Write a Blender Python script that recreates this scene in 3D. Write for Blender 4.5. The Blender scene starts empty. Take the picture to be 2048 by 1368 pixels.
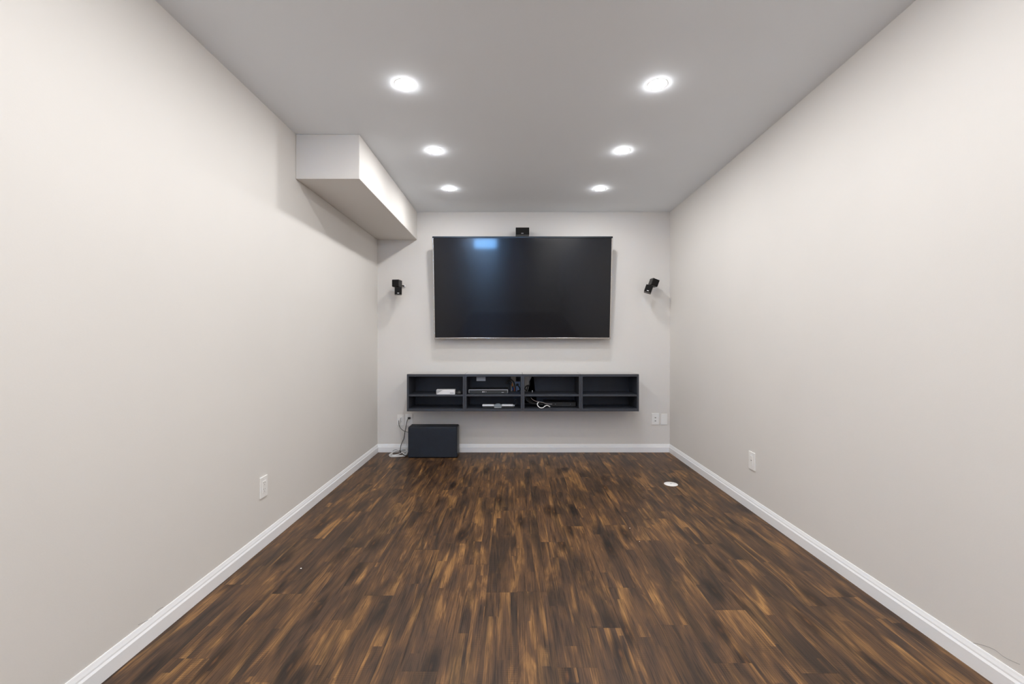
import bpy, bmesh, math, random
from mathutils import Vector, Matrix
random.seed(7)
PI = math.pi
C = bpy.context.scene.collection
sc = bpy.context.scene

# ------------------------------------------------------------------ camera, world, exposure
F = 880.0            # focal length in pixels of the 2048-wide frame
HC = 1.1335          # lens height
XL, XR, YB, H = -1.369, 1.5995, 4.467, 2.438     # side walls, back wall, ceiling height
YR = -6.0            # rear wall, behind the camera
CX, CY = 1024.5, 681.0
cam = bpy.data.cameras.new('camera'); co = bpy.data.objects.new('camera', cam); C.objects.link(co)
cam.sensor_width = 36.0; cam.lens = F / 2048 * 36.0
cam.shift_x = -0.5 / 2048; cam.shift_y = -3.0 / 2048
cam.clip_start = 0.02
co.location = (0, 0, HC); co.rotation_euler = (PI / 2, 0, 0)
sc.camera = co
w = bpy.data.worlds.new('sky'); sc.world = w; w.use_nodes = True
bg = w.node_tree.nodes['Background']; bg.inputs[0].default_value = (0.20, 0.50, 1.0, 1); bg.inputs[1].default_value = 85.0
sc.view_settings.view_transform = 'Standard'; sc.view_settings.look = 'None'
sc.view_settings.gamma = 1.0; sc.view_settings.use_curve_mapping = False
sc.view_settings.exposure = -0.12
LAMP_W = 2.25         # lamp disc behind each lens
LENS_E = 262.0
LAMP_COL = (1.0, 0.997, 1.0)

def P(px, py, Y):
    return Vector(((px - CX) * Y / F, Y, HC - (py - CY) * Y / F))

# ------------------------------------------------------------------ materials
def mat(name, col, rough=0.5, metal=0.0, spec=0.5, emit=None, estr=0.0, coat=0.0, coat_rough=0.05):
    m = bpy.data.materials.new(name); m.use_nodes = True
    b = m.node_tree.nodes['Principled BSDF']
    b.inputs['Base Color'].default_value = (*col, 1)
    b.inputs['Roughness'].default_value = rough
    b.inputs['Metallic'].default_value = metal
    b.inputs['Specular IOR Level'].default_value = spec
    b.inputs['Coat Weight'].default_value = coat
    b.inputs['Coat Roughness'].default_value = coat_rough
    if emit:
        b.inputs['Emission Color'].default_value = (*emit, 1); b.inputs['Emission Strength'].default_value = estr
    return m

def varied(name, col, rough, amt=0.04, scale=3.0, bump=0.0, bscale=300.0, spec=0.5, coat=0.0):
    """a base colour with faint cloudy variation and a fine relief"""
    m = mat(name, col, rough, spec=spec, coat=coat)
    nt = m.node_tree; n = nt.nodes; l = nt.links; b = n['Principled BSDF']
    tc = n.new('ShaderNodeTexCoord')
    no = n.new('ShaderNodeTexNoise'); no.inputs['Scale'].default_value = scale; no.inputs['Detail'].default_value = 4
    l.new(tc.outputs['Object'], no.inputs['Vector'])
    mr = n.new('ShaderNodeMapRange'); mr.inputs[1].default_value = .3; mr.inputs[2].default_value = .7
    mr.inputs[3].default_value = 1 - amt; mr.inputs[4].default_value = 1 + amt
    l.new(no.outputs['Fac'], mr.inputs[0])
    mx = n.new('ShaderNodeVectorMath'); mx.operation = 'SCALE'; mx.inputs[0].default_value = col
    l.new(mr.outputs[0], mx.inputs['Scale']); l.new(mx.outputs[0], b.inputs['Base Color'])
    if bump:
        n2 = n.new('ShaderNodeTexNoise'); n2.inputs['Scale'].default_value = bscale; n2.inputs['Detail'].default_value = 3
        l.new(tc.outputs['Object'], n2.inputs['Vector'])
        bp = n.new('ShaderNodeBump'); bp.inputs['Strength'].default_value = bump; bp.inputs['Distance'].default_value = 0.001
        l.new(n2.outputs['Fac'], bp.inputs['Height']); l.new(bp.outputs[0], b.inputs['Normal'])
    return m

M = {}
M['wall'] = varied('greige_wall_paint', (0.76, 0.732, 0.697), 0.62, 0.018, 1.3, 0.15, 160)
M['ceiling'] = varied('white_ceiling_paint', (0.89, 0.93, 0.975), 0.8, 0.012, 1.0, 0.15, 160)
M['trim'] = varied('white_trim_paint', (0.92, 0.925, 0.94), 0.35, 0.01, 4.0)
M['plate'] = mat('white_plate_plastic', (0.90, 0.89, 0.87), 0.35)
M['pale_blue'] = mat('pale_blue_plate', (0.42, 0.60, 0.92), 0.4)
M['slot'] = mat('dark_slot', (0.26, 0.25, 0.24), 0.6)
M['lamp_trim'] = mat('white_lamp_trim', (0.85, 0.85, 0.85), 0.5)
M['lens'] = mat('lamp_lens', (1, 1, 1), 0.5, emit=(1.0, 0.997, 1.0), estr=LENS_E)
M['cabinet'] = varied('charcoal_cabinet_laminate', (0.040, 0.044, 0.056), 0.42, 0.10, 8.0, 0.1, 400)  # charcoal with the blue cast of daylight mixed into its colour
M['cabinet_inside'] = varied('charcoal_cabinet_inside', (0.014, 0.017, 0.026), 0.5, 0.15, 8.0)  # same daylight blue mixed into the darker inside
M['glass_top'] = mat('cabinet_top_gloss', (0.03, 0.033, 0.035), 0.10, spec=0.6, coat=1.0)
M['sub'] = varied('black_vinyl', (0.009, 0.0135, 0.023), 0.6, 0.12, 20.0, 0.3, 900)  # black tinted blue to carry the cool daylight from behind
M['black'] = mat('black_plastic', (0.012, 0.012, 0.013), 0.35)
M['black_matte'] = mat('black_cloth_grille', (0.008, 0.007, 0.0065), 0.8, spec=0.25)
M['brownblack'] = mat('brown_black_plastic', (0.010, 0.008, 0.0065), 0.4, spec=0.35)
M['white_cord'] = mat('white_cord_rubber', (0.80, 0.80, 0.80), 0.45)
M['tan_cord'] = mat('grey_tan_cord_rubber', (0.42, 0.37, 0.36), 0.5)
M['black_cord'] = mat('black_cord_rubber', (0.015, 0.014, 0.014), 0.5)
M['silver'] = mat('silver_plastic', (0.70, 0.72, 0.76), 0.3, metal=0.2)
M['grey'] = mat('blue_grey_plastic', (0.17, 0.20, 0.23), 0.35)
M['darkgrey'] = mat('dark_grey_plastic', (0.030, 0.032, 0.034), 0.4)
M['chrome'] = mat('brushed_dark_chrome', (0.58, 0.55, 0.52), 0.25, metal=1.0)
M['gunmetal'] = mat('gunmetal_bezel', (0.045, 0.05, 0.055), 0.3, metal=1.0)
M['steel'] = mat('dark_steel', (0.05, 0.05, 0.05), 0.5, metal=0.6)
M['white_plastic'] = mat('white_gloss_plastic', (0.78, 0.78, 0.80), 0.3)
M['light_grey'] = mat('light_grey_plastic', (0.42, 0.44, 0.47), 0.4)
M['subfloor'] = mat('dark_underlay', (0.05, 0.03, 0.02), 0.9)
M['orange'] = mat('orange_plug', (0.65, 0.20, 0.03), 0.5)
M['blue'] = mat('blue_plug', (0.02, 0.10, 0.45), 0.5)
M['red'] = mat('red_plug', (0.35, 0.04, 0.03), 0.5)
M['paper'] = mat('grey_label_paper', (0.20, 0.22, 0.26), 0.6)
M['badge'] = mat('silver_badge', (0.75, 0.75, 0.75), 0.35, metal=0.3)
# television panel: semi-gloss film that smears reflections vertically
m = mat('screen_film', (0.004, 0.0045, 0.007), 0.20, spec=0.30, coat=0.30, coat_rough=0.06)
b = m.node_tree.nodes['Principled BSDF']; b.inputs['Anisotropic'].default_value = 0.75
tg = m.node_tree.nodes.new('ShaderNodeTangent'); tg.direction_type = 'RADIAL'; tg.axis = 'Z'
m.node_tree.links.new(tg.outputs[0], b.inputs['Tangent']); b.inputs['Anisotropic Rotation'].default_value = 0.25
M['screen'] = m

def wood_material():
    m = bpy.data.materials.new('walnut_vinyl_plank'); m.use_nodes = True
    nt = m.node_tree; n = nt.nodes; l = nt.links; b = n['Principled BSDF']
    tc = n.new('ShaderNodeTexCoord'); oi = n.new('ShaderNodeObjectInfo')
    def math_(op, a, bb=None):
        q = n.new('ShaderNodeMath'); q.operation = op
        for i, v in enumerate((a, bb)):
            if v is None: continue
            if isinstance(v, (int, float)): q.inputs[i].default_value = v
            else: l.new(v, q.inputs[i])
        return q.outputs[0]
    off = n.new('ShaderNodeCombineXYZ')
    l.new(math_('MULTIPLY', oi.outputs['Random'], 37.0), off.inputs[0])
    l.new(math_('MULTIPLY', oi.outputs['Random'], 91.0), off.inputs[1])
    l.new(math_('MULTIPLY', oi.outputs['Random'], 53.0), off.inputs[2])
    add = n.new('ShaderNodeVectorMath'); add.operation = 'ADD'
    l.new(tc.outputs['Object'], add.inputs[0]); l.new(off.outputs[0], add.inputs[1])
    def noise(scx, scy, detail=4, dist=0.0, rough=0.55, src=add.outputs[0]):
        mp = n.new('ShaderNodeMapping'); mp.inputs['Scale'].default_value = (scx, scy, 1)
        l.new(src, mp.inputs['Vector'])
        t = n.new('ShaderNodeTexNoise'); t.inputs['Scale'].default_value = 1.0
        t.inputs['Detail'].default_value = detail; t.inputs['Distortion'].default_value = dist; t.inputs['Roughness'].default_value = rough
        l.new(mp.outputs[0], t.inputs['Vector']); return t.outputs['Fac']
    def ramp(fac, stops):
        r = n.new('ShaderNodeValToRGB'); e = r.color_ramp.elements
        e[0].position, e[0].color = stops[0][0], (*stops[0][1], 1)
        e[1].position, e[1].color = stops[-1][0], (*stops[-1][1], 1)
        for p_, c_ in stops[1:-1]:
            q = e.new(p_); q.color = (*c_, 1)
        l.new(fac, r.inputs[0]); return r.outputs[0]
    def mix(fac, a, c, mode='MIX'):
        q = n.new('ShaderNodeMix'); q.data_type = 'RGBA'; q.blend_type = mode
        if isinstance(fac, (int, float)): q.inputs[0].default_value = fac
        else: l.new(fac, q.inputs[0])
        for i, v in ((6, a), (7, c)):
            if isinstance(v, tuple): q.inputs[i].default_value = (*v, 1)
            else: l.new(v, q.inputs[i])
        return q.outputs[2]
    # the printed boards are made up of narrow strips, each with a figure of its own
    sx = n.new('ShaderNodeSeparateXYZ'); l.new(add.outputs[0], sx.inputs[0])
    col_ = math_('FLOOR', math_('MULTIPLY', math_('ADD', sx.outputs[0], 0.0685), 21.9))
    row_ = math_('FLOOR', math_('ADD', math_('MULTIPLY', sx.outputs[1], 1.5), math_('MULTIPLY', col_, 0.37)))
    cid = n.new('ShaderNodeCombineXYZ'); l.new(col_, cid.inputs[0]); l.new(row_, cid.inputs[1])
    wn = n.new('ShaderNodeTexWhiteNoise'); wn.noise_dimensions = '2D'; l.new(cid.outputs[0], wn.inputs['Vector'])
    wo = n.new('ShaderNodeVectorMath'); wo.operation = 'SCALE'; l.new(wn.outputs['Color'], wo.inputs[0]); wo.inputs['Scale'].default_value = 0.10
    ad2 = n.new('ShaderNodeVectorMath'); ad2.operation = 'ADD'; l.new(add.outputs[0], ad2.inputs[0]); l.new(wo.outputs[0], ad2.inputs[1])
    # broad flame-like streaks that run along the plank
    base = ramp(noise(17, 2.3, 5, 0.9, 0.55, ad2.outputs[0]), [(0.28, (0.034, 0.020, 0.0125)), (0.42, (0.068, 0.036, 0.020)),
                                              (0.54, (0.120, 0.060, 0.026)), (0.64, (0.235, 0.118, 0.042)), (0.76, (0.40, 0.21, 0.07))])
    cool = ramp(noise(10, 2.0, 3, 0.3), [(0.47, (1, 1, 1)), (0.64, (0.55, 0.58, 0.62))])
    c1 = mix(1.0, base, cool, 'MULTIPLY')
    # fine dark grain lines
    g = noise(170, 5.5, 3, 0.8, 0.6)
    gr = ramp(g, [(0.36, (0.45, 0.42, 0.40)), (0.50, (1, 1, 1)), (0.62, (1.12, 1.1, 1.06))])
    c2 = mix(0.85, c1, gr, 'MULTIPLY')
    # cathedral rings
    wv = n.new('ShaderNodeTexWave'); wv.wave_type = 'BANDS'; wv.bands_direction = 'X'
    mp = n.new('ShaderNodeMapping'); mp.inputs['Scale'].default_value = (38, 1.6, 1); l.new(add.outputs[0], mp.inputs['Vector'])
    l.new(mp.outputs[0], wv.inputs['Vector']); wv.inputs['Scale'].default_value = 1.0
    wv.inputs['Distortion'].default_value = 9.0; wv.inputs['Detail'].default_value = 2; wv.inputs['Detail Scale'].default_value = 0.7
    wr = ramp(wv.outputs['Fac'], [(0.0, (0.62, 0.6, 0.58)), (0.25, (1, 1, 1)), (1.0, (1.05, 1.04, 1.02))])
    c3 = mix(0.6, c2, wr, 'MULTIPLY')
    # cross saw marks in patches
    sw = n.new('ShaderNodeTexWave'); sw.wave_type = 'BANDS'; sw.bands_direction = 'Y'
    l.new(add.outputs[0], sw.inputs['Vector']); sw.inputs['Scale'].default_value = 32.0
    sw.inputs['Distortion'].default_value = 1.5; sw.inputs['Detail'].default_value = 2
    sr = ramp(sw.outputs['Fac'], [(0.0, (0.72, 0.71, 0.70)), (0.4, (1, 1, 1)), (1.0, (1.08, 1.07, 1.05))])
    pm = n.new('ShaderNodeMapRange'); pm.inputs[1].default_value = .52; pm.inputs[2].default_value = .62
    l.new(noise(11, 4.5, 2), pm.inputs[0])
    c4 = mix(math_('MULTIPLY', pm.outputs[0], 0.7), c3, mix(1.0, c3, sr, 'MULTIPLY'))
    # knots
    vp = n.new('ShaderNodeMapping'); vp.inputs['Scale'].default_value = (4.2, 1.25, 1); l.new(add.outputs[0], vp.inputs['Vector'])
    vo = n.new('ShaderNodeTexVoronoi'); vo.voronoi_dimensions = '2D'; vo.inputs['Scale'].default_value = 1.0; l.new(vp.outputs[0], vo.inputs['Vector'])
    kn = ramp(vo.outputs['Distance'], [(0.0, (0.9, 0.75, 0.6)), (0.035, (0.30, 0.27, 0.25)), (0.07, (0.38, 0.36, 0.34)), (0.16, (1, 1, 1))])
    c5 = mix(1.0, c4, kn, 'MULTIPLY')
    # each plank a shade of its own
    tv = n.new('ShaderNodeMapRange'); tv.inputs[3].default_value = 0.94; tv.inputs[4].default_value = 1.16
    l.new(oi.outputs['Random'], tv.inputs[0])
    sc_ = n.new('ShaderNodeVectorMath'); sc_.operation = 'SCALE'; l.new(c5, sc_.inputs[0]); l.new(tv.outputs[0], sc_.inputs['Scale'])
    l.new(sc_.outputs[0], b.inputs['Base Color'])
    rr = n.new('ShaderNodeMapRange'); rr.inputs[3].default_value = 0.40; rr.inputs[4].default_value = 0.56
    l.new(g, rr.inputs[0]); l.new(rr.outputs[0], b.inputs['Roughness'])
    b.inputs['Specular IOR Level'].default_value = 0.36
    bp = n.new('ShaderNodeBump'); bp.inputs['Strength'].default_value = 0.25; bp.inputs['Distance'].default_value = 0.0006
    l.new(math_('ADD', g, math_('MULTIPLY', math_('MULTIPLY', sw.outputs['Fac'], pm.outputs[0]), 0.6)), bp.inputs['Height'])
    l.new(bp.outputs[0], b.inputs['Normal'])
    return m
M['wood'] = wood_material()

# ------------------------------------------------------------------ mesh helpers
def bx(bm, x0, x1, y0, y1, z0, z1, bev=0.0, seg=1):
    r = bmesh.ops.create_cube(bm, size=1.0)
    vs = r['verts']
    for v in vs:
        v.co = Vector(((x0 + x1) / 2 + v.co.x * (x1 - x0), (y0 + y1) / 2 + v.co.y * (y1 - y0), (z0 + z1) / 2 + v.co.z * (z1 - z0)))
    if bev > 0:
        es = list({e for v in vs for e in v.link_edges})
        bmesh.ops.bevel(bm, geom=es, offset=bev, segments=seg, profile=0.5, affect='EDGES')
    return bm

def newbm(): return bmesh.new()

def box(x0, x1, y0, y1, z0, z1, bev=0.0, seg=1):
    return bx(newbm(), x0, x1, y0, y1, z0, z1, bev, seg)

def tube(bm, pts, r, n=8, sub=6, closed=False):
    pts = [Vector(p) for p in pts]
    out = []
    N = len(pts)
    rng = range(N) if closed else range(N - 1)
    for i in rng:
        p0 = pts[(i - 1) % N] if closed or i > 0 else pts[0]
        p1 = pts[i]; p2 = pts[(i + 1) % N]
        p3 = pts[(i + 2) % N] if closed or i + 2 < N else pts[-1]
        for k in range(sub):
            t = k / sub
            out.append(0.5 * ((2 * p1) + (-p0 + p2) * t + (2 * p0 - 5 * p1 + 4 * p2 - p3) * t * t + (-p0 + 3 * p1 - 3 * p2 + p3) * t ** 3))
    if not closed: out.append(pts[-1])
    rings = []; up = Vector((0.13, 0.31, 0.94)); L = len(out)
    for i, p in enumerate(out):
        a = out[(i - 1) % L] if closed or i > 0 else out[0]
        c = out[(i + 1) % L] if closed or i < L - 1 else out[-1]
        d = (c - a).normalized()
        u = up - d * up.dot(d)
        if u.length < 1e-3: u = Vector((1, 0, 0)) - d * d.x
        u.normalize(); v = d.cross(u); up = u
        rings.append([bm.verts.new(p + (u * math.cos(2 * PI * j / n) + v * math.sin(2 * PI * j / n)) * r) for j in range(n)])
    for i in range(L if closed else L - 1):
        A, B = rings[i], rings[(i + 1) % L]
        for j in range(n):
            bm.faces.new((A[j], A[(j + 1) % n], B[(j + 1) % n], B[j]))
    if not closed:
        bm.faces.new(rings[0][::-1]); bm.faces.new(rings[-1])
    return bm

def lathe(bm, prof, n=32, c=(0, 0, 0), axis='Z'):
    """prof = [(radius, height)] turned about an axis through c"""
    rings = []
    for r, h in prof:
        ring = []
        k = 1 if r < 1e-6 else n
        for j in range(k):
            a = 2 * PI * j / n
            x, y = r * math.cos(a), r * math.sin(a)
            p = (x, y, h) if axis == 'Z' else (x, -h, y)
            ring.append(bm.verts.new((c[0] + p[0], c[1] + p[1], c[2] + p[2])))
        rings.append(ring)
    for A, B in zip(rings, rings[1:]):
        for j in range(n):
            a0, a1 = A[j % len(A)], A[(j + 1) % len(A)]
            b0, b1 = B[j % len(B)], B[(j + 1) % len(B)]
            f = [a0]
            for q in (a1, b1, b0):
                if q not in f: f.append(q)
            if len(f) > 2:
                try: bm.faces.new(f)
                except ValueError: pass
    return bm

def obj(name, bm, m, parent=None, smooth=False, mtx=None):
    me = bpy.data.meshes.new(name)
    bmesh.ops.recalc_face_normals(bm, faces=bm.faces)
    if mtx is not None: bm.transform(mtx)
    bm.to_mesh(me); bm.free()
    me.materials.append(m)
    if smooth:
        for p in me.polygons: p.use_smooth = True
    o = bpy.data.objects.new(name, me); C.objects.link(o)
    if parent: o.parent = parent
    return o

def tag(o, label=None, cat=None, group=None, kind=None):
    if label: o['label'] = label
    if cat: o['category'] = cat
    if group: o['group'] = group
    if kind: o['kind'] = kind
    return o

def thing(name, label, cat, loc=(0, 0, 0), rot=(0, 0, 0), group=None):
    o = bpy.data.objects.new(name, None); C.objects.link(o)
    o.empty_display_size = 0.05
    o.location = loc; o.rotation_euler = rot
    return tag(o, label, cat, group)

def struct(name, bm, m, parent=None, smooth=False):
    o = obj(name, bm, m, parent, smooth)
    if not parent: o['kind'] = 'structure'
    return o

def extrude_profile(prof, a, bpt, nrm):
    """prof [(out, up)] swept from a to b; nrm points into the room"""
    bm = newbm(); a = Vector(a); bpt = Vector(bpt); nrm = Vector(nrm)
    A = [bm.verts.new(a + nrm * o_ + Vector((0, 0, u_))) for o_, u_ in prof]
    B = [bm.verts.new(bpt + nrm * o_ + Vector((0, 0, u_))) for o_, u_ in prof]
    k = len(prof)
    for i in range(k): bm.faces.new((A[i], A[(i + 1) % k], B[(i + 1) % k], B[i]))
    bm.faces.new(A); bm.faces.new(B[::-1])
    return bm

# ------------------------------------------------------------------ the setting
T = 0.12
def lean(Y, z):          # the right wall bows inwards towards the ceiling nearer the camera
    t = min(max((YB - Y) / 2.78, 0), 1.15)
    return -0.052 * t * t * (z / H) ** 2
bm = newbm(); ys = [YR + (YB - YR) * i / 60 for i in range(61)]; zs = [H * i / 10 for i in range(11)]
g = [[bm.verts.new((XR + lean(y, z), y, z)) for z in zs] for y in ys]
for i in range(60):
    for j in range(10): bm.faces.new((g[i][j], g[i + 1][j], g[i + 1][j + 1], g[i][j + 1]))
outer = [bm.verts.new((XR + T, y, z)) for y, z in ((YR, 0), (YB, 0), (YB, H), (YR, H))]
bm.faces.new(outer)
bm.faces.new([g[i][10] for i in range(61)] + [outer[2], outer[3]])
bm.faces.new([g[i][0] for i in range(60, -1, -1)] + [outer[0], outer[1]])
bm.faces.new([g[60][j] for j in range(11)] + [outer[2], outer[1]])
bm.faces.new([g[0][j] for j in range(10, -1, -1)] + [outer[0], outer[3]])
struct('wall_right', bm, M['wall'])
struct('wall_left', box(XL - T, XL, YR, YB, 0, H), M['wall'])
struct('wall_back', box(XL - T, XR + T, YB, YB + T, 0, H), M['wall'])
# rear wall with a small high window, behind the camera
WX0, WX1, WZ0, WZ1 = -1.28, -0.48, 2.06, 2.42
bm = newbm()
bx(bm, XL - T, WX0, YR - T, YR, 0, H); bx(bm, WX1, XR + T, YR - T, YR, 0, H)
bx(bm, WX0, WX1, YR - T, YR, 0, WZ0); bx(bm, WX0, WX1, YR - T, YR, WZ1, H)
struct('wall_rear', bm, M['wall'])
bm = newbm()
for a in ((WX0, WX0 + .035, WZ0, WZ1), (WX1 - .035, WX1, WZ0, WZ1), (WX0 + .035, WX1 - .035, WZ0, WZ0 + .035), (WX0 + .035, WX1 - .035, WZ1 - .035, WZ1)):
    bx(bm, a[0], a[1], YR - .08, YR - .03, a[2], a[3], .003)
struct('window_1', bm, M['trim'])
struct('ceiling', box(XL - T, XR + T, YR - T, YB + T, H, H + .1), M['ceiling'])
# boxed-in duct along the left wall under the ceiling
struct('trim_1', box(XL, -0.966, 2.781, YB, 2.155, H, 0.004, 2), M['wall'])
bpy.data.objects['trim_1']['label'] = 'boxed-in soffit under the ceiling along the left wall'

floor = struct('floor', box(XL - T, XR + T, YR - T, YB + T, -0.12, -0.006), M['subfloor'])
PW, PL = 0.137, 0.95
mesh_cache = {}
def plank_mesh(wd, ln):
    key = (round(wd, 3), round(ln, 3))
    if key not in mesh_cache:
        bm = newbm(); e = 0.00008; c = 0.00015
        def ring(ix, z): return [bm.verts.new(p) for p in ((-wd / 2 + ix, -ln / 2 + ix, z), (wd / 2 - ix, -ln / 2 + ix, z), (wd / 2 - ix, ln / 2 - ix, z), (-wd / 2 + ix, ln / 2 - ix, z))]
        a, b_, t = ring(e, -0.006), ring(e, -c), ring(e + c, 0)
        for A, B in ((a, b_), (b_, t)):
            for j in range(4): bm.faces.new((A[j], A[(j + 1) % 4], B[(j + 1) % 4], B[j]))
        bm.faces.new(t); bm.faces.new(a[::-1])
        bmesh.ops.recalc_face_normals(bm, faces=bm.faces)
        me = bpy.data.meshes.new('plank'); bm.to_mesh(me); bm.free(); me.materials.append(M['wood'])
        mesh_cache[key] = me
    return mesh_cache[key]
known = {0: 1.98, -1: 2.226, 2: 1.525, -2: 2.457, 5: 1.753}
k0 = int(math.floor((XL - 0.020) / PW)) + 1
for k in range(k0, 14):
    x0, x1 = max(0.020 + PW * (k - 1), XL), min(0.020 + PW * k, XR)
    if x1 - x0 < 0.01: continue
    ph = known.get(k, random.random() * PL)
    y = ph - PL * math.ceil((ph - YR) / PL)
    while y < YB - 0.001:
        y0, y1 = max(y, YR), min(y + PL, YB)
        if y1 - y0 > 0.02:
            o = bpy.data.objects.new('plank', plank_mesh(x1 - x0, y1 - y0)); C.objects.link(o)
            o.location = ((x0 + x1) / 2, (y0 + y1) / 2, 0); o.parent = floor
        y += PL

BP = [(0, 0.0005), (0.012, 0.0005), (0.0125, 0.052), (0.0085, 0.060), (0.0080, 0.066), (0.0050, 0.075), (0.0040, 0.079), (0.0025, 0.083), (0, 0.083)]
struct('baseboard_left', extrude_profile(BP, (XL, YR, 0), (XL, YB, 0), (1, 0, 0)), M['trim'])
struct('baseboard_right', extrude_profile(BP, (XR, YR, 0), (XR, YB, 0), (-1, 0, 0)), M['trim'])
struct('baseboard_back', extrude_profile(BP, (XL + .0, YB, 0), (XR, YB, 0), (0, -1, 0)), M['trim'])
struct('baseboard_rear', extrude_profile(BP, (XL, YR, 0), (XR, YR, 0), (0, 1, 0)), M['trim'])

# ------------------------------------------------------------------ recessed ceiling lights
def downlight(x, y, label):
    t = thing('recessed_light', label, 'ceiling light', (x, y, H), group='recessed lights in the ceiling')
    obj('trim_ring', lathe(newbm(), [(0.0395, -0.0003), (0.0395, -0.0012), (0.049, -0.0012), (0.052, -0.0003), (0.0395, -0.0003)], 40), M['lamp_trim'], t)
    prof = [(0.0425 * math.cos(a), -0.0015 - 0.0065 * math.sin(a)) for a in [PI / 2 * i / 6 for i in range(6)]] + [(0.0, -0.008)]
    obj('lens', lathe(newbm(), prof, 40), M['lens'], t, True)
    ld = bpy.data.lights.new('lamp', 'AREA'); ld.shape = 'DISK'; ld.size = 0.060; ld.energy = LAMP_W; ld.color = LAMP_COL
    lo = bpy.data.objects.new('lamp', ld); C.objects.link(lo); lo.parent = t; lo.location = (0, 0, -0.0095)
    return t
for side, xs in (('left', (-.549, -.533, -.5395)), ('right', (.740, .760, .753))):
    for x, y, nm in zip(xs, (2.242, 3.026, 3.78), ('largest and nearest', 'middle', 'smallest, nearest the television wall')):
        downlight(x, y, '%s of the three round recessed ceiling lights in the %s row' % (nm, side))
for i, y in enumerate((1.45, 0.67, -0.11, -0.89, -1.7, -2.6, -3.6, -4.8)):  # unseen pairs continuing both rows, added for extra light
    for side, x in (('left', -.545), ('right', .75)):
        downlight(x, y, 'round recessed ceiling light added unseen to the %s row behind the visible ones, pair %s' % (side, 'abcdefgh'[i]))

# ------------------------------------------------------------------ television
Wt, Ht = 1.751, 1.000
tilt = math.atan2(0.100, 0.994)
tvc = Vector((( 865 + 1225.2) / 2 - CX, 0, 0)) * (4.267 / F)
tv = thing('television', 'large flat television with thin silver frame on the back wall, tilted down', 'television', (tvc.x, YB - 0.100, HC + 3 * 4.367 / F), (tilt, 0, 0))
# local: x across, z up from the lower edge, -y towards the room; rotate about x so the top comes forward
hw = Wt / 2; bz = 0.0115
def frame_part(x0, x1, z0, z1): return box(x0, x1, -0.004, 0.034, z0, z1, 0.0025, 2)
obj('bezel', frame_part(-hw, hw, 0, bz + .003), M['chrome'], tv)
tag(obj('bezel', frame_part(-hw, hw, Ht - .017, Ht), M['gunmetal'], tv), 'dark top edge of the frame')
obj('bezel', frame_part(-hw, -hw + bz, bz + .003, Ht - .017), M['chrome'], tv)
obj('bezel', frame_part(hw - bz, hw, bz + .003, Ht - .017), M['chrome'], tv)
obj('screen', box(-hw + bz, hw - bz, 0.001, 0.012, bz + .003, Ht - .017), M['screen'], tv)
obj('back_shell', box(-hw + .01, hw - .01, 0.013, 0.033, 0.01, Ht - .01, .004), M['black'], tv)
obj('wall_mount', bx(bx(box(-.35, .35, 0.034, 0.05, .40, .46), -.22, -.18, 0.034, 0.09, .2, .75), .18, .22, 0.034, 0.09, .2, .75), M['steel'], tv)

# ------------------------------------------------------------------ speakers
def cube_speaker(parent, c, yaw, roll, w_=.068, h_=.070, d_=.095):
    mtx = Matrix.Translation(c) @ Matrix.Rotation(roll, 4, 'Y') @ Matrix.Rotation(yaw, 4, 'Z')
    e = obj('speaker_cube', box(-w_ / 2, w_ / 2, -d_ / 2 + .008, d_ / 2, -h_ / 2, h_ / 2, .003, 2), M['brownblack'], parent, mtx=mtx)
    obj('grille', box(-w_ / 2 + .002, w_ / 2 - .002, -d_ / 2, -d_ / 2 + .009, -h_ / 2 + .002, h_ / 2 - .002, .002), M['black_matte'], e, mtx=mtx)
    return e, mtx
def badge(parent, mtx, w_, z, d_):
    bm = newbm(); n_ = 4
    for i in range(n_):
        x = -w_ / 2 + w_ * i / n_
        bx(bm, x, x + w_ / n_ * .8, -d_ / 2 - .001, -d_ / 2, z - .003, z + .003)
    tag(obj('badge', bm, M['badge'], parent, mtx=mtx), 'small silver badge')
def pair_speaker(label, lo, up, yaw_lo, yaw_up, roll, knob, knob_mat):
    base = Vector((knob[0], YB, knob[2]))
    t = thing('wall_speaker', label, 'speaker', (0, 0, 0), group='cube speakers on the back wall')
    e, mx = cube_speaker(t, lo, yaw_lo, roll); badge(e, mx, .018, -.024, .095)
    cube_speaker(t, up, yaw_up, roll)
    mid = (Vector(lo) + Vector(up)) / 2
    bm = newbm(); tube(bm, [mid + Vector((0, .02, 0)), Vector((base.x * .5 + mid.x * .5, YB - .035, base.z)), base - Vector((0, .012, 0))], .007, 10)
    obj('bracket_arm', bm, M['brownblack'], t, True)
    obj('bracket_base', lathe(newbm(), [(0, 0), (.013, 0), (.015, .004), (.013, .010), (0, .012)], 20, (base.x, YB, base.z), 'Y'), knob_mat, t, True)
    return t
pair_speaker('black twin cube speaker left of the television beside a white wall knob', P(796.4, 582.3, 4.32), P(794.0, 567.2, 4.34), math.radians(15), math.radians(-8), 0,
             P(808.6, 572.5, YB), M['white_plastic'])
pair_speaker('black twin cube speaker right of the television, leaning to one side', P(1297.0, 578.6, 4.32), P(1307.6, 565.6, 4.35), math.radians(-16), math.radians(4), math.radians(20),
             P(1297, 572, YB), M['brownblack'])
cs = P(1044.8, 463.9, 4.37)
t = thing('center_speaker', 'small black box speaker on the wall above the television', 'speaker', (cs.x, cs.y, cs.z), group='cube speakers on the back wall')
e = obj('speaker_case', box(-.067, .067, -.040, .05, -.035, .035, .003, 2), M['black'], t)
obj('grille', box(-.065, .065, -.045, -.038, -.033, .033, .002), M['black_matte'], t)
tag(obj('badge', bx(newbm(), -.012, .010, -.0465, -.044, -.026, -.0225), M['badge'], t), 'small silver badge')
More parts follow.
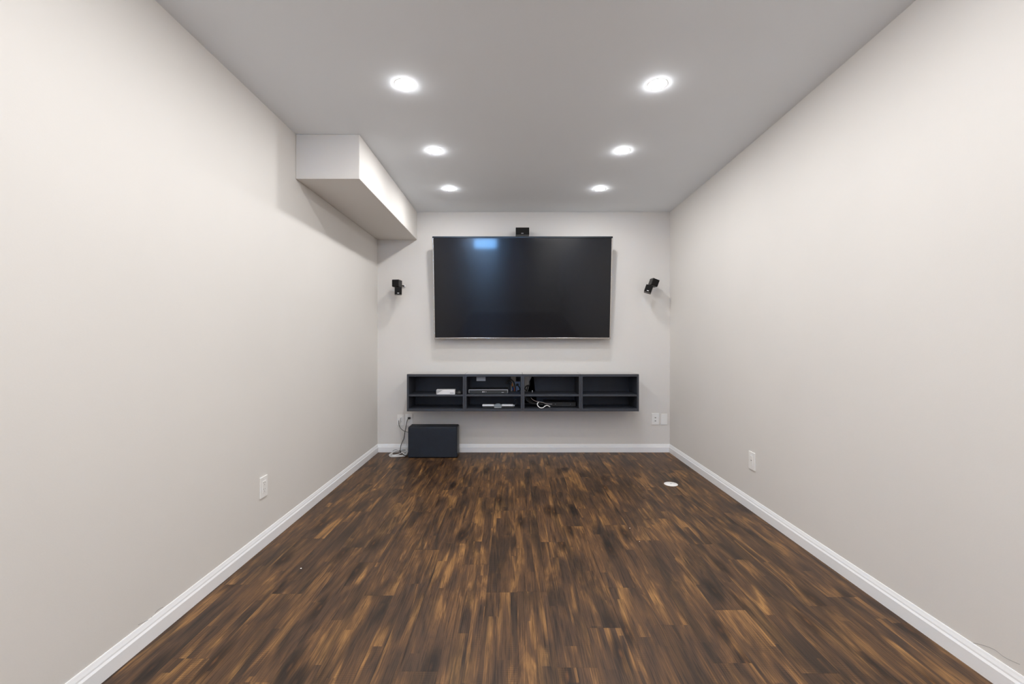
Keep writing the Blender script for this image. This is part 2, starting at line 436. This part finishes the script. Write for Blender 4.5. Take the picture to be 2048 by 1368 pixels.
obj('wall_bracket', box(-.02, .02, .05, YB - cs.y, -.02, .02), M['black'], t)

# ------------------------------------------------------------------ floating cabinets
Yf = 4.163; ZT, ZB_ = 0.8156, 0.463
CXS = [(px - CX) * Yf / F for px in (813.6, 929.3, 1045.3, 1161.7, 1278.0)]
tk, tp, tb = 0.0175, 0.024, 0.024
SH = 0.6205
def poly_panel(pts, y0, y1):
    bm = newbm()
    A = [bm.verts.new((x, y0, z)) for x, z in pts]; B = [bm.verts.new((x, y1, z)) for x, z in pts]
    bm.faces.new(A); bm.faces.new(B[::-1])
    for i in range(len(pts)): bm.faces.new((A[i], A[(i + 1) % len(pts)], B[(i + 1) % len(pts)], B[i]))
    bmesh.ops.triangulate(bm, faces=[f for f in bm.faces if len(f.verts) > 4])
    return bm
labels = ['leftmost unit of the dark floating shelf, white box inside',
          'second unit of the dark floating shelf from the left, disc player inside',
          'third unit of the dark floating shelf from the left, loose cables inside',
          'rightmost unit of the dark floating shelf, empty']
def wx(px): return (px - CX) / 197.0
def wz(py): return HC - (py - CY) / 197.0
for i in range(4):
    x0, x1 = CXS[i] + .0004, CXS[i + 1] - .0004
    t = thing('cabinet_unit', labels[i], 'wall cabinet', ((x0 + x1) / 2, YB, ZB_), group='floating cabinet units under the television')
    ox, oz = (x0 + x1) / 2, ZB_
    loc = Matrix.Translation((-ox, -YB, -oz))
    Yk = YB - .001
    obj('top_panel', box(x0, x1, Yf, Yk, ZT - tp, ZT - .004, .0008), M['cabinet'], t, mtx=loc)
    tag(obj('top_sheet', box(x0 + .001, x1 - .001, Yf + .001, Yk, ZT - .004, ZT, .0008), M['glass_top'], t, mtx=loc), 'glossy top surface')
    obj('bottom_panel', box(x0, x1, Yf, Yk, ZB_, ZB_ + tb, .0008), M['cabinet'], t, mtx=loc)
    obj('side_panel', box(x0, x0 + tk, Yf, Yk, ZB_ + tb, ZT - tp, .0008), M['cabinet'], t, mtx=loc)
    obj('side_panel', box(x1 - tk, x1, Yf, Yk, ZB_ + tb, ZT - tp, .0008), M['cabinet'], t, mtx=loc)
    obj('shelf', box(x0 + tk, x1 - tk, Yf + .004, Yk - .02, SH - .016, SH, .0008), M['cabinet'], t, mtx=loc)
    a, b2, c, d = x0 + tk, x1 - tk, ZB_ + tb, ZT - tp
    if i == 1:
        pts = [(a, c), (b2, c), (b2, SH - .02), (wx(1021.5), SH - .02), (wx(1021.5), d), (a, d)]
    elif i == 2:
        pts = [(a, c), (a, wz(806)), (wx(1073), wz(806)), (wx(1073), SH - .005), (wx(1058.5), SH - .005), (wx(1058.5), wz(763.5)), (wx(1066.5), wz(763.5)), (wx(1066.5), d), (b2, d), (b2, c)]
    else:
        pts = [(a, c), (b2, c), (b2, d), (a, d)]
    obj('back_panel', poly_panel(pts, Yk - .012, Yk - .006), M['cabinet_inside'], t, mtx=loc)
    if i == 1:
        q0, q1 = P(953, 752.5, Yf + .03), P(971, 762, Yf + .03)
        tag(obj('paper_tag', box(q0.x, q1.x, Yf + .03, Yf + .032, q1.z, ZT - tp), M['paper'], t, mtx=loc), 'small grey tag hanging from the top')

# things in the cabinets
e_ = 0.0003
SB = ZB_ + tb
a, b2 = P(872.6, 790, Yf + .01).x, P(909.8, 790, Yf + .01).x
t = thing('media_box', 'white box with grey corner on the shelf of the leftmost cabinet', 'electronics', ((a + b2) / 2, Yf + .01, SH + e_))
w2 = (b2 - a) / 2
obj('case', box(-w2, w2, 0, .07, 0, .046, .003, 2), M['white_plastic'], t)
tag(obj('corner_panel', poly_panel([(-w2 + .003, .006), (-w2 + .003, .043), (-w2 + .062, .043)], -.0012, .0005), M['light_grey'], t), 'grey triangle')
bm = newbm()
for i in range(5): bx(bm, w2 - .046 + i * .0072, w2 - .046 + i * .0072 + .0052, -.001, .0002, .012, .0175)
tag(obj('lettering', bm, M['darkgrey'], t), 'small dark lettering')
p = P(918.5, 790, Yf + .035)
t = thing('sensor_puck', 'small black round puck beside the white box', 'electronics', (p.x, Yf + .035, SH + e_))
obj('body', lathe(newbm(), [(0, 0), (.026, 0), (.031, .006), (.031, .018), (.026, .028), (.014, .033), (0, .034)], 28), M['black'], t, True)
obj('button', lathe(newbm(), [(.0, .031), (.010, .031), (.010, .036), (0, .037)], 20), M['darkgrey'], t, True)
# disc player
Yp = Yf + .05
a, b2 = P(937.3, 790, Yp).x, P(1016, 790, Yp).x; w2 = (b2 - a) / 2; hh = .043
t = thing('disc_player', 'slim black disc player with silver edge on the second cabinet shelf', 'disc player', ((a + b2) / 2, Yp, SH + e_))
obj('case', box(-w2 + .002, w2 - .002, .006, .20, .003, hh - .002, .002), M['black'], t)
obj('front_panel', box(-w2 + .006, w2 - .006, 0, .006, .003, hh - .007, .001), M['darkgrey'], t)
obj('edge_trim', bx(bx(box(-w2, w2, -.002, .012, hh - .006, hh, .001), -w2, -w2 + .005, -.002, .012, .012, hh - .006), w2 - .005, w2, -.002, .012, .012, hh - .006), M['light_grey'], t)
for x, r_ in ((-.052, .006), (-.038, .0045), (-.022, .003)):
    obj('button', lathe(newbm(), [(0, 0), (r_, 0), (r_, .002), (0, .0025)], 14, (x, 0, .021), 'Y'), M['badge'], t)
tag(obj('logo', bx(newbm(), w2 - .062, w2 - .040, -.0008, .0002, .014, .019), M['light_grey'], t), 'small grey logo lettering')  # logo in plain grey plastic
for s in (-1, 1): obj('foot', box(s * (w2 - .04) - .012, s * (w2 - .04) + .012, .02, .045, 0, .003), M['black'], t)
# sensor bar
Yp = Yf + .02
a, b2 = P(964.3, 815, Yp).x, P(1029, 815, Yp).x; w2 = (b2 - a) / 2
t = thing('sensor_bar', 'silver bar with grey middle lying on the bottom of the second cabinet', 'electronics', ((a + b2) / 2, Yp, SB + e_))
def bar(x0, x1, z0, z1, y0, y1, bev): return box(x0, x1, y0, y1, z0, z1, bev, 3)
obj('body', bar(-w2 + .002, w2 - .004, .004, .026, .002, .05, .006), M['darkgrey'], t)
for s0, s1 in ((-w2, -.040), (.032, w2 - .012)): tag(obj('silver_shell', bar(s0, s1, .020, .036, .0, .052, .006), M['silver'], t), 'silver upper half')
obj('middle_block', bar(-.040, .032, .003, .036, -.003, .054, .006), M['grey'], t)
obj('dome', lathe(newbm(), [(.026, .034), (.022, .041), (.012, .045), (0, .046)], 24, (-.004, .026, 0)), M['grey'], t, True)
obj('trim_strip', bx(newbm(), -.038, .028, -.005, -.002, .008, .011), M['silver'], t)
obj('end_tip', lathe(newbm(), [(0, 0), (.004, .002), (.007, .010), (.007, .018), (0, .020)], 14, (w2 - .006, .02, .012)), M['silver'], t, True)
# set top box
Yp = Yf + .11
a, b2 = P(1088, 815, Yp).x, P(1152, 815, Yp).x; w2 = (b2 - a) / 2
t = thing('cable_box', 'flat black box at the bottom of the third cabinet behind the cables', 'electronics', ((a + b2) / 2, Yp, SB + e_))
obj('case', box(-w2, w2, 0, .16, .003, .050, .003), M['black'], t)
obj('front_panel', box(-w2 + .004, w2 - .004, -.003, 0.0, .006, .046, .001), M['black'], t)
for x in (-.045, .10): tag(obj('indicator', lathe(newbm(), [(0, .003), (.0028, .003), (.0028, .0045), (0, .005)], 10, (x, 0, .028), 'Y'), M['light_grey'], t), 'small grey indicator')
for s in (-1, 1): obj('foot', box(s * (w2 - .03) - .01, s * (w2 - .03) + .01, .01, .03, 0, .003), M['black'], t)

# ------------------------------------------------------------------ wall plates
def plate(label, loc, rz, kind, w_=.072, h_=.116, name='wall_outlet', cat='outlet', group='white wall plates', dark=False):
    """built facing -y, base centre at loc on the wall"""
    t = thing(name, label, cat, loc, (0, 0, rz), group)
    obj('faceplate', box(-w_ / 2, w_ / 2, -.006, 0, -h_ / 2, h_ / 2, .0022, 2), M['plate'], t)
    if kind == 'outlet':
        obj('insert', box(-.0165, .0165, -.0078, -.005, -.0335, .0335, .0008), M['plate'], t)
        for z in (-.018, .018):
            bm = newbm()
            for x, hh_ in ((-.0063, .008), (.0063, .0065)): bx(bm, x - .001, x + .001, -.0082, -.0076, z + .002, z + .002 + hh_)
            lathe(bm, [(0, .0076), (.0024, .0076), (.0024, .0082), (0, .0082)], 10, (0, 0, z - .006), 'Y')
            obj('socket', bm, M['slot'], t)
    elif kind == 'jacks':
        obj('insert', box(-.0165, .0165, -.0078, -.005, -.0335, .0335, .0008), M['plate'], t)
        for z in (-.018, .014):
            obj('jack', box(-.007, .007, -.0084, -.0076, z - .005, z + .004), M['slot' if z > 0 or dark else 'slot'], t)
    elif kind == 'one_jack':
        obj('insert', box(-.0165, .0165, -.0078, -.005, -.0335, .0335, .0008), M['plate'], t)
        obj('jack', bx(newbm(), -.006, .006, -.0084, -.0076, .001, .006), M['slot'], t)
        obj('jack_shutter', bx(newbm(), -.006, .006, -.010, -.0076, -.006, .000), M['plate'], t)
    for z in (-.042, .042):
        obj('screw', lathe(newbm(), [(0, .006), (.0028, .006), (.0028, .0068), (0, .0070)], 10, (0, 0, z), 'Y'), M['plate'], t)
    return t
# back wall
A = P(801.8, 839.8, YB); plate('white wall plate above the white cord coil, nearest the left corner', (A.x, YB, A.z), 0, 'outlet', .070, .110)
B = P(818.2, 839.5, YB); plate('white wall outlet above the black subwoofer with a black plug in it', (B.x, YB, B.z), 0, 'outlet', .074, .118)
p = P(1310.3, 837.8, YB); plate('white plate with two jacks on the back wall, left one right of the cabinets', (p.x, YB, p.z), 0, 'jacks', .074, .116, 'jack_plate', 'wall plate')
p = P(1328.0, 838.4, YB); plate('blank white plate on the back wall beside the right corner', (p.x, YB, p.z), 0, 'blank', .066, .110, 'blank_plate', 'wall plate')
p = P(1035.5, 774, YB); PB = plate('pale blue-white outlet seen through the gap behind the cabinet shelves', (p.x, YB, p.z), 0, 'outlet', .066, .110)
for c_ in PB.children:
    if c_.name.split('.')[0] in ('faceplate', 'insert'): c_.data.materials[0] = M['pale_blue']
# side walls
plate('white outlet low on the left wall', (XL, 2.418, .330), PI / 2, 'outlet', .072, .115)
plate('white plate with one jack low on the right wall', (XR + lean(2.93, .33), 2.930, .332), -PI / 2, 'one_jack', .076, .118, 'jack_plate', 'wall plate')
# floor plate
fp = thing('floor_outlet', 'round white cover plate set in the wood floor at right', 'floor outlet', (1.2505, 3.468, 0))
obj('cover', lathe(newbm(), [(0, .0002), (.052, .0002), (.053, .002), (.050, .0042), (.0, .0045)], 48), M['plate'], fp, True)
obj('screw', lathe(newbm(), [(0, .0044), (.006, .0044), (.006, .0052), (0, .0054)], 16), M['light_grey'], fp)
for x in (-.03, .03): obj('latch', lathe(newbm(), [(0, .0043), (.008, .0043), (.008, .0048), (0, .0050)], 16, (x, .006, 0)), M['plate'], fp)

# ------------------------------------------------------------------ subwoofer
X0, X1, Y0, Y1, Zs = -1.0045, -0.528, 4.2355, 4.392, 0.301
t = thing('subwoofer', 'wide black subwoofer box on the floor under the cabinets', 'subwoofer', ((X0 + X1) / 2, (Y0 + Y1) / 2, 0))
hx, hy = (X1 - X0) / 2, (Y1 - Y0) / 2
obj('cabinet_body', box(-hx, hx - .004, -hy, hy, .004, Zs, .010, 3), M['sub'], t)
for z0, z1 in ((.006, .055), (Zs - .045, Zs - .008)): obj('side_cap', box(hx - .005, hx, -hy + .004, hy - .002, z0, z1, .002), M['black'], t)
tag(obj('side_grille', box(hx - .005, hx - .001, -hy + .012, hy - .012, .055, Zs - .045, .001), M['darkgrey'], t), 'lighter grey side grille')
for sx in (-1, 1):
    for sy in (-1, 1):
        obj('foot', lathe(newbm(), [(0, 0), (.012, 0), (.012, .006), (0, .006)], 14, (sx * (hx - .04), sy * (hy - .03), 0)), M['black'], t)

# ------------------------------------------------------------------ cords
def cord(name, label, pts, r, m, plug=None, plug_mat=None, parent=None):
    t = thing(name, label, 'cord', (0, 0, 0))
    obj('cable', tube(newbm(), pts, r, 8, 8), m, t, True)
    if plug:
        obj('plug', plug, plug_mat, t)
    return t
Yw = YB - .014
pB = P(818.2, 836.2, YB - .02)
cord('cord', 'black power cord from the outlet above the subwoofer down to the coil',
     [P(817, 836.3, YB - .026), P(814.8, 840, YB - .03), P(813, 847, YB - .025), P(811.5, 856, YB - .030), P(809.5, 866, YB - .034), P(808, 876, YB - .036), P(804.5, 884, YB - .036),
      P(802, 890, YB - .03), P(800.8, 897.5, YB - .035), P(800.5, 902, YB - .05), P(802.5, 906.5, YB - .12), P(807, 909.0, YB - .165), P(812, 911.3, YB - .19), P(816.5, 909.8, YB - .17)], .0032, M['black_cord'],
     box(pB.x - .012, pB.x + .012, YB - .034, YB - .0085, pB.z - .010, pB.z + .009, .004, 2), M['black_cord'])
pA = P(800.2, 840.5, YB - .02)
cord('cord', 'white cord hanging from its white plug on the plate nearest the left corner', [P(800.6, 844, YB - .022), P(800, 852, YB - .02), P(800, 862, YB - .018), P(802, 870, YB - .018), P(806, 878, YB - .02), P(810, 884, YB - .024), P(813.5, 890, YB - .03), P(815.6, 900, YB - .04)],
     .0032, M['white_cord'], box(pA.x - .006, pA.x + .006, YB - .034, YB - .0085, pA.z - .022, pA.z + .022, .003, 2), M['white_plastic'])
cord('cord', 'thin dark wire curving from the corner wall plate to the subwoofer side',
     [P(797.4, 841, YB - .008), P(797.6, 846, YB - .016), P(798.3, 851, YB - .030), P(801.5, 856.5, YB - .04), P(805, 860, YB - .05), P(810, 862.8, YB - .08), P(816.2, 864.4, YB - .11)], .0024, M['black_cord'])
# white coil lying on the floor beside the subwoofer
def flat(px, py, z):      # a point at height z seen at a pixel
    Y = (HC - z) * F / (py - CY); return Vector(((px - CX) * Y / F, min(Y, YB - .018), z))
t = thing('cord_coil', 'coil of white cord lying on the floor beside the subwoofer', 'cord')
loops = [
    [(778.6, 910, .005), (781, 913.3, .005), (790, 913.4, .005), (803, 912.6, .006), (811, 911.6, .007), (814, 908, .010), (808, 905.5, .012), (798, 904.5, .012), (787, 905.2, .010), (781, 907.5, .007)],
    [(780.8, 910, .011), (784, 911.6, .012), (795, 911.4, .012), (805, 910.4, .013), (812.5, 906.8, .018), (811, 903.2, .022), (803, 903.0, .024), (793, 902.8, .022), (785, 904.8, .018)],
    [(783.5, 908.8, .020), (788, 910.0, .020), (797, 908.5, .022), (804, 905.8, .026), (811, 903.6, .030), (813.5, 901, .036), (808, 900.3, .040), (801, 901.8, .036), (792, 902.4, .032), (786, 905.0, .024)],
    [(800, 903.8, .032), (806, 906.5, .028), (811.5, 909.5, .018), (814.5, 906.0, .026), (813, 901, .044), (808.5, 899.2, .050), (803, 901.2, .042)],
]
for lp in loops:
    obj('loop', tube(newbm(), [flat(*q) for q in lp], .0040, 8, 7, True), M['white_cord'], t, True)
obj('tie', tube(newbm(), [flat(799.2, 901.2, .048), flat(800.4, 902.2, .050), flat(801.4, 903.4, .046), flat(801.2, 904.4, .034), flat(799.6, 903.6, .030)], .004, 8, 5, True), M['black_cord'], t, True)
tag(t.children[-1], 'black tie')
t = thing('signal_wire', 'thin grey wire arched over the white cord coil', 'cord')
obj('cable', tube(newbm(), [flat(785.5, 902.6, .034), flat(788.5, 900.2, .047), flat(792, 899.4, .052), flat(795, 900.4, .048), flat(798, 901.9, .046), flat(802.5, 900.6, .052), flat(807, 899.4, .058), flat(811.5, 899.6, .058)], .0021, 7, 8), M['grey'], t, True)

# cables inside the cabinets
Yc = Yf + .17
def cab_cord(name, label, pts, r, m, grp='loose cables inside the cabinets'):
    t = thing(name, label, 'cable', group=grp)
    obj('cable', tube(newbm(), pts, r, 8, 8), m, t, True); return t
t = cab_cord('video_cable', 'outermost black cable looping down at the right end of the second cabinet shelf', [P(1014, 764, Yc + .02), P(1018, 759.6, Yc), P(1022.5, 759.8, Yc), P(1027, 764, Yc), P(1029.5, 771, Yc), P(1030.5, 779, Yc), P(1029.8, 783.6, Yc)], .0075, M['black_cord'])
t = cab_cord('video_cable', 'inner black cable beside the outermost loop in the second cabinet', [P(1012, 768, Yc + .03), P(1016, 763.5, Yc + .03), P(1021, 764.5, Yc + .02), P(1024.5, 770, Yc + .02), P(1026, 778, Yc + .02), P(1026, 783.2, Yc + .02)], .0085, M['black_cord'])
for px, c_, py in ((1024.6, 'orange', 769.5), (1025.6, 'blue', 777.5), (1029.0, 'red', 779)):
    q = P(px, py, Yc - .012)
    o = tag(obj('cable_plug', lathe(newbm(), [(0, 0), (.004, .001), (.004, .022), (.0025, .030), (0, .030)], 12, (q.x, q.y, q.z - .015)), M[c_], None, True), 'small %s plug on the black cables in the second cabinet' % c_, 'plug')
q = P(1035.9, 770, YB - .03)
t = cab_cord('adapter_cord', 'black plug with drooping cord in the outlet behind the shelves', [P(1034.5, 770, YB - .03), P(1037.5, 773, YB - .04), P(1039.5, 777, YB - .05), P(1039.3, 781, YB - .06), P(1037, 781.6, YB - .07), P(1034.5, 781.4, YB - .07)], .0055, M['black_cord'])
obj('plug', box(q.x - .020, q.x + .006, YB - .045, YB - .0085, q.z - .010, q.z + .012, .004, 2), M['black'], t)
p0, p1 = P(1031.6, 754, YB - .05), P(1040.2, 762.6, YB - .05)
t = thing('power_adapter', 'black square adapter above the outlet behind the shelves', 'adapter', ((p0.x + p1.x) / 2, YB, p1.z))
w2 = (p1.x - p0.x) / 2
obj('case', box(-w2, w2, -.06, -.001, 0, p0.z - p1.z, .003), M['black'], t)
obj('plug_face', bx(newbm(), -w2 + .006, w2 - .006, -.062, -.0595, .006, p0.z - p1.z - .006), M['black_matte'], t)
Yd = YB - .05
cab_cord('network_cable', 'black cable arch left in the upper third cabinet', [P(1059.5, 771, Yd), P(1056, 770.8, Yd), P(1052, 773, Yd), P(1050.2, 777, Yd), P(1051.5, 780, Yd), P(1054, 781.6, Yd)], .0065, M['black_cord'])
cab_cord('network_cable', 'inner black cable of the arch in the upper third cabinet', [P(1057.0, 771, Yd - .02), P(1055.0, 775, Yd - .02), P(1054.0, 780, Yd - .02), P(1053.4, 782, Yd - .02)], .0055, M['black_cord'])
cab_cord('antenna_wire', 'thin cream wire at the left end of the upper third cabinet', [P(1049.8, 764, YB - .01), P(1050.2, 769, YB - .012), P(1049.6, 774, YB - .012), P(1049.5, 780, YB - .02)], .003, M['plate'])
q = P(1064.6, 786, Yc)
tag(obj('cable_end', lathe(newbm(), [(0, 0), (.0045, 0), (.0045, .018), (.002, .022), (0, .022)], 12, (q.x, q.y, SH + .0008)), M['silver'], None, True), 'small silver cable end standing on the third cabinet shelf', 'plug')
Ye = Yf + .10
for k, (dx, dy, r) in enumerate(((0, 0, .006), (3.0, -.5, .0055), (6.5, -1.0, .006))):
    cab_cord('coax_cable', ['lowest black cable drooping', 'middle black cable drooping', 'highest black cable drooping'][k] + ' in the lower third cabinet',
             [P(1051 + dx, 794.6, Ye + .02 * k), P(1053 + dx, 800 + dy, Ye + .02 * k), P(1058.5 + dx, 804.5 + dy, Ye + .02 * k), P(1065 + dx, 807 + dy, Ye + .02 * k), P(1075 + dx, 807.5 + dy, Ye + .02 * k), P(1086, 809.5 + dy, Ye + .02 * k - .02)], r, M['black_cord'])
cab_cord('audio_cable', 'thin greyish tan cable drooping across the lower third cabinet', [P(1061.5, 794.8, Yf + .07), P(1065, 799, Yf + .07), P(1071, 802.2, Yf + .07), P(1078, 803.6, Yf + .07), P(1086, 805.3, Yf + .07), P(1094, 807.6, Yf + .07), P(1104.5, 808.4, Yf + .07)], .0028, M['tan_cord'])
cab_cord('white_cable', 'bright white S-shaped cable at the front of the lower third cabinet', [P(1077.5, 804.8, Yf + .03), P(1075.2, 806.2, Yf + .025), P(1074.8, 809.5, Yf + .02), P(1077, 813.2, Yf + .016), P(1081, 815.6, Yf + .012), P(1085.5, 815.5, Yf + .012), P(1089.5, 812.8, Yf + .016), P(1093.5, 810.8, Yf + .02), P(1097, 811.8, Yf + .024), P(1100, 814, Yf + .026)], .0040, M['white_cord'])
cab_cord('sensor_cable', 'dark grey cable curling at the right end of the lower second cabinet', [P(1027, 812, Yf + .08), P(1033, 806, Yf + .10), P(1034, 800.5, Yf + .12), P(1031, 798.2, Yf + .13), P(1028, 799.5, Yf + .14)], .0042, M['darkgrey'])

# small flaws: hairline gaps in the caulk and crumbs on the floor
def crack(parent, pts, r=.0007):
    tag(obj('crack', tube(newbm(), pts, r, 5, 4), M['slot'], bpy.data.objects[parent]), 'hairline crack')
def on_left(px, py):
    Y = -XL * F / (CX - px); return (XL + .0002, Y, HC - (py - CY) * Y / F)
def on_right(px, py):
    Y = XR * F / (px - CX); return (XR - .0002, Y, HC - (py - CY) * Y / F)
crack('wall_left', [on_left(*q) for q in ((276, 1250), (290, 1243), (300, 1238), (304, 1233))])
crack('wall_left', [on_left(*q) for q in ((310, 1226), (317, 1219), (326, 1214))])
crack('wall_right', [on_right(*q) for q in ((1947, 1286), (1968, 1291), (1990, 1300), (2010, 1315), (2040, 1329))])
for k, (px, py, r_) in enumerate(((602, 1137, .0042), (1259.7, 1056.5, .0024), (1279, 1083, .0018))):
    Y = HC * F / (py - CY)
    o = obj('paint_fleck', lathe(newbm(), [(r_, .0003), (r_ * .8, .0018), (0, .0022)], 7), M['plate'])
    o.location = ((px - CX) * Y / F, Y, 0)
    tag(o, ['white fleck on the floor at left, the largest one', 'tiny white fleck on the floor right of the middle, the farther one', 'tiny white fleck on the floor right of the middle, the nearer one'][k], 'fleck', 'white flecks on the floor')
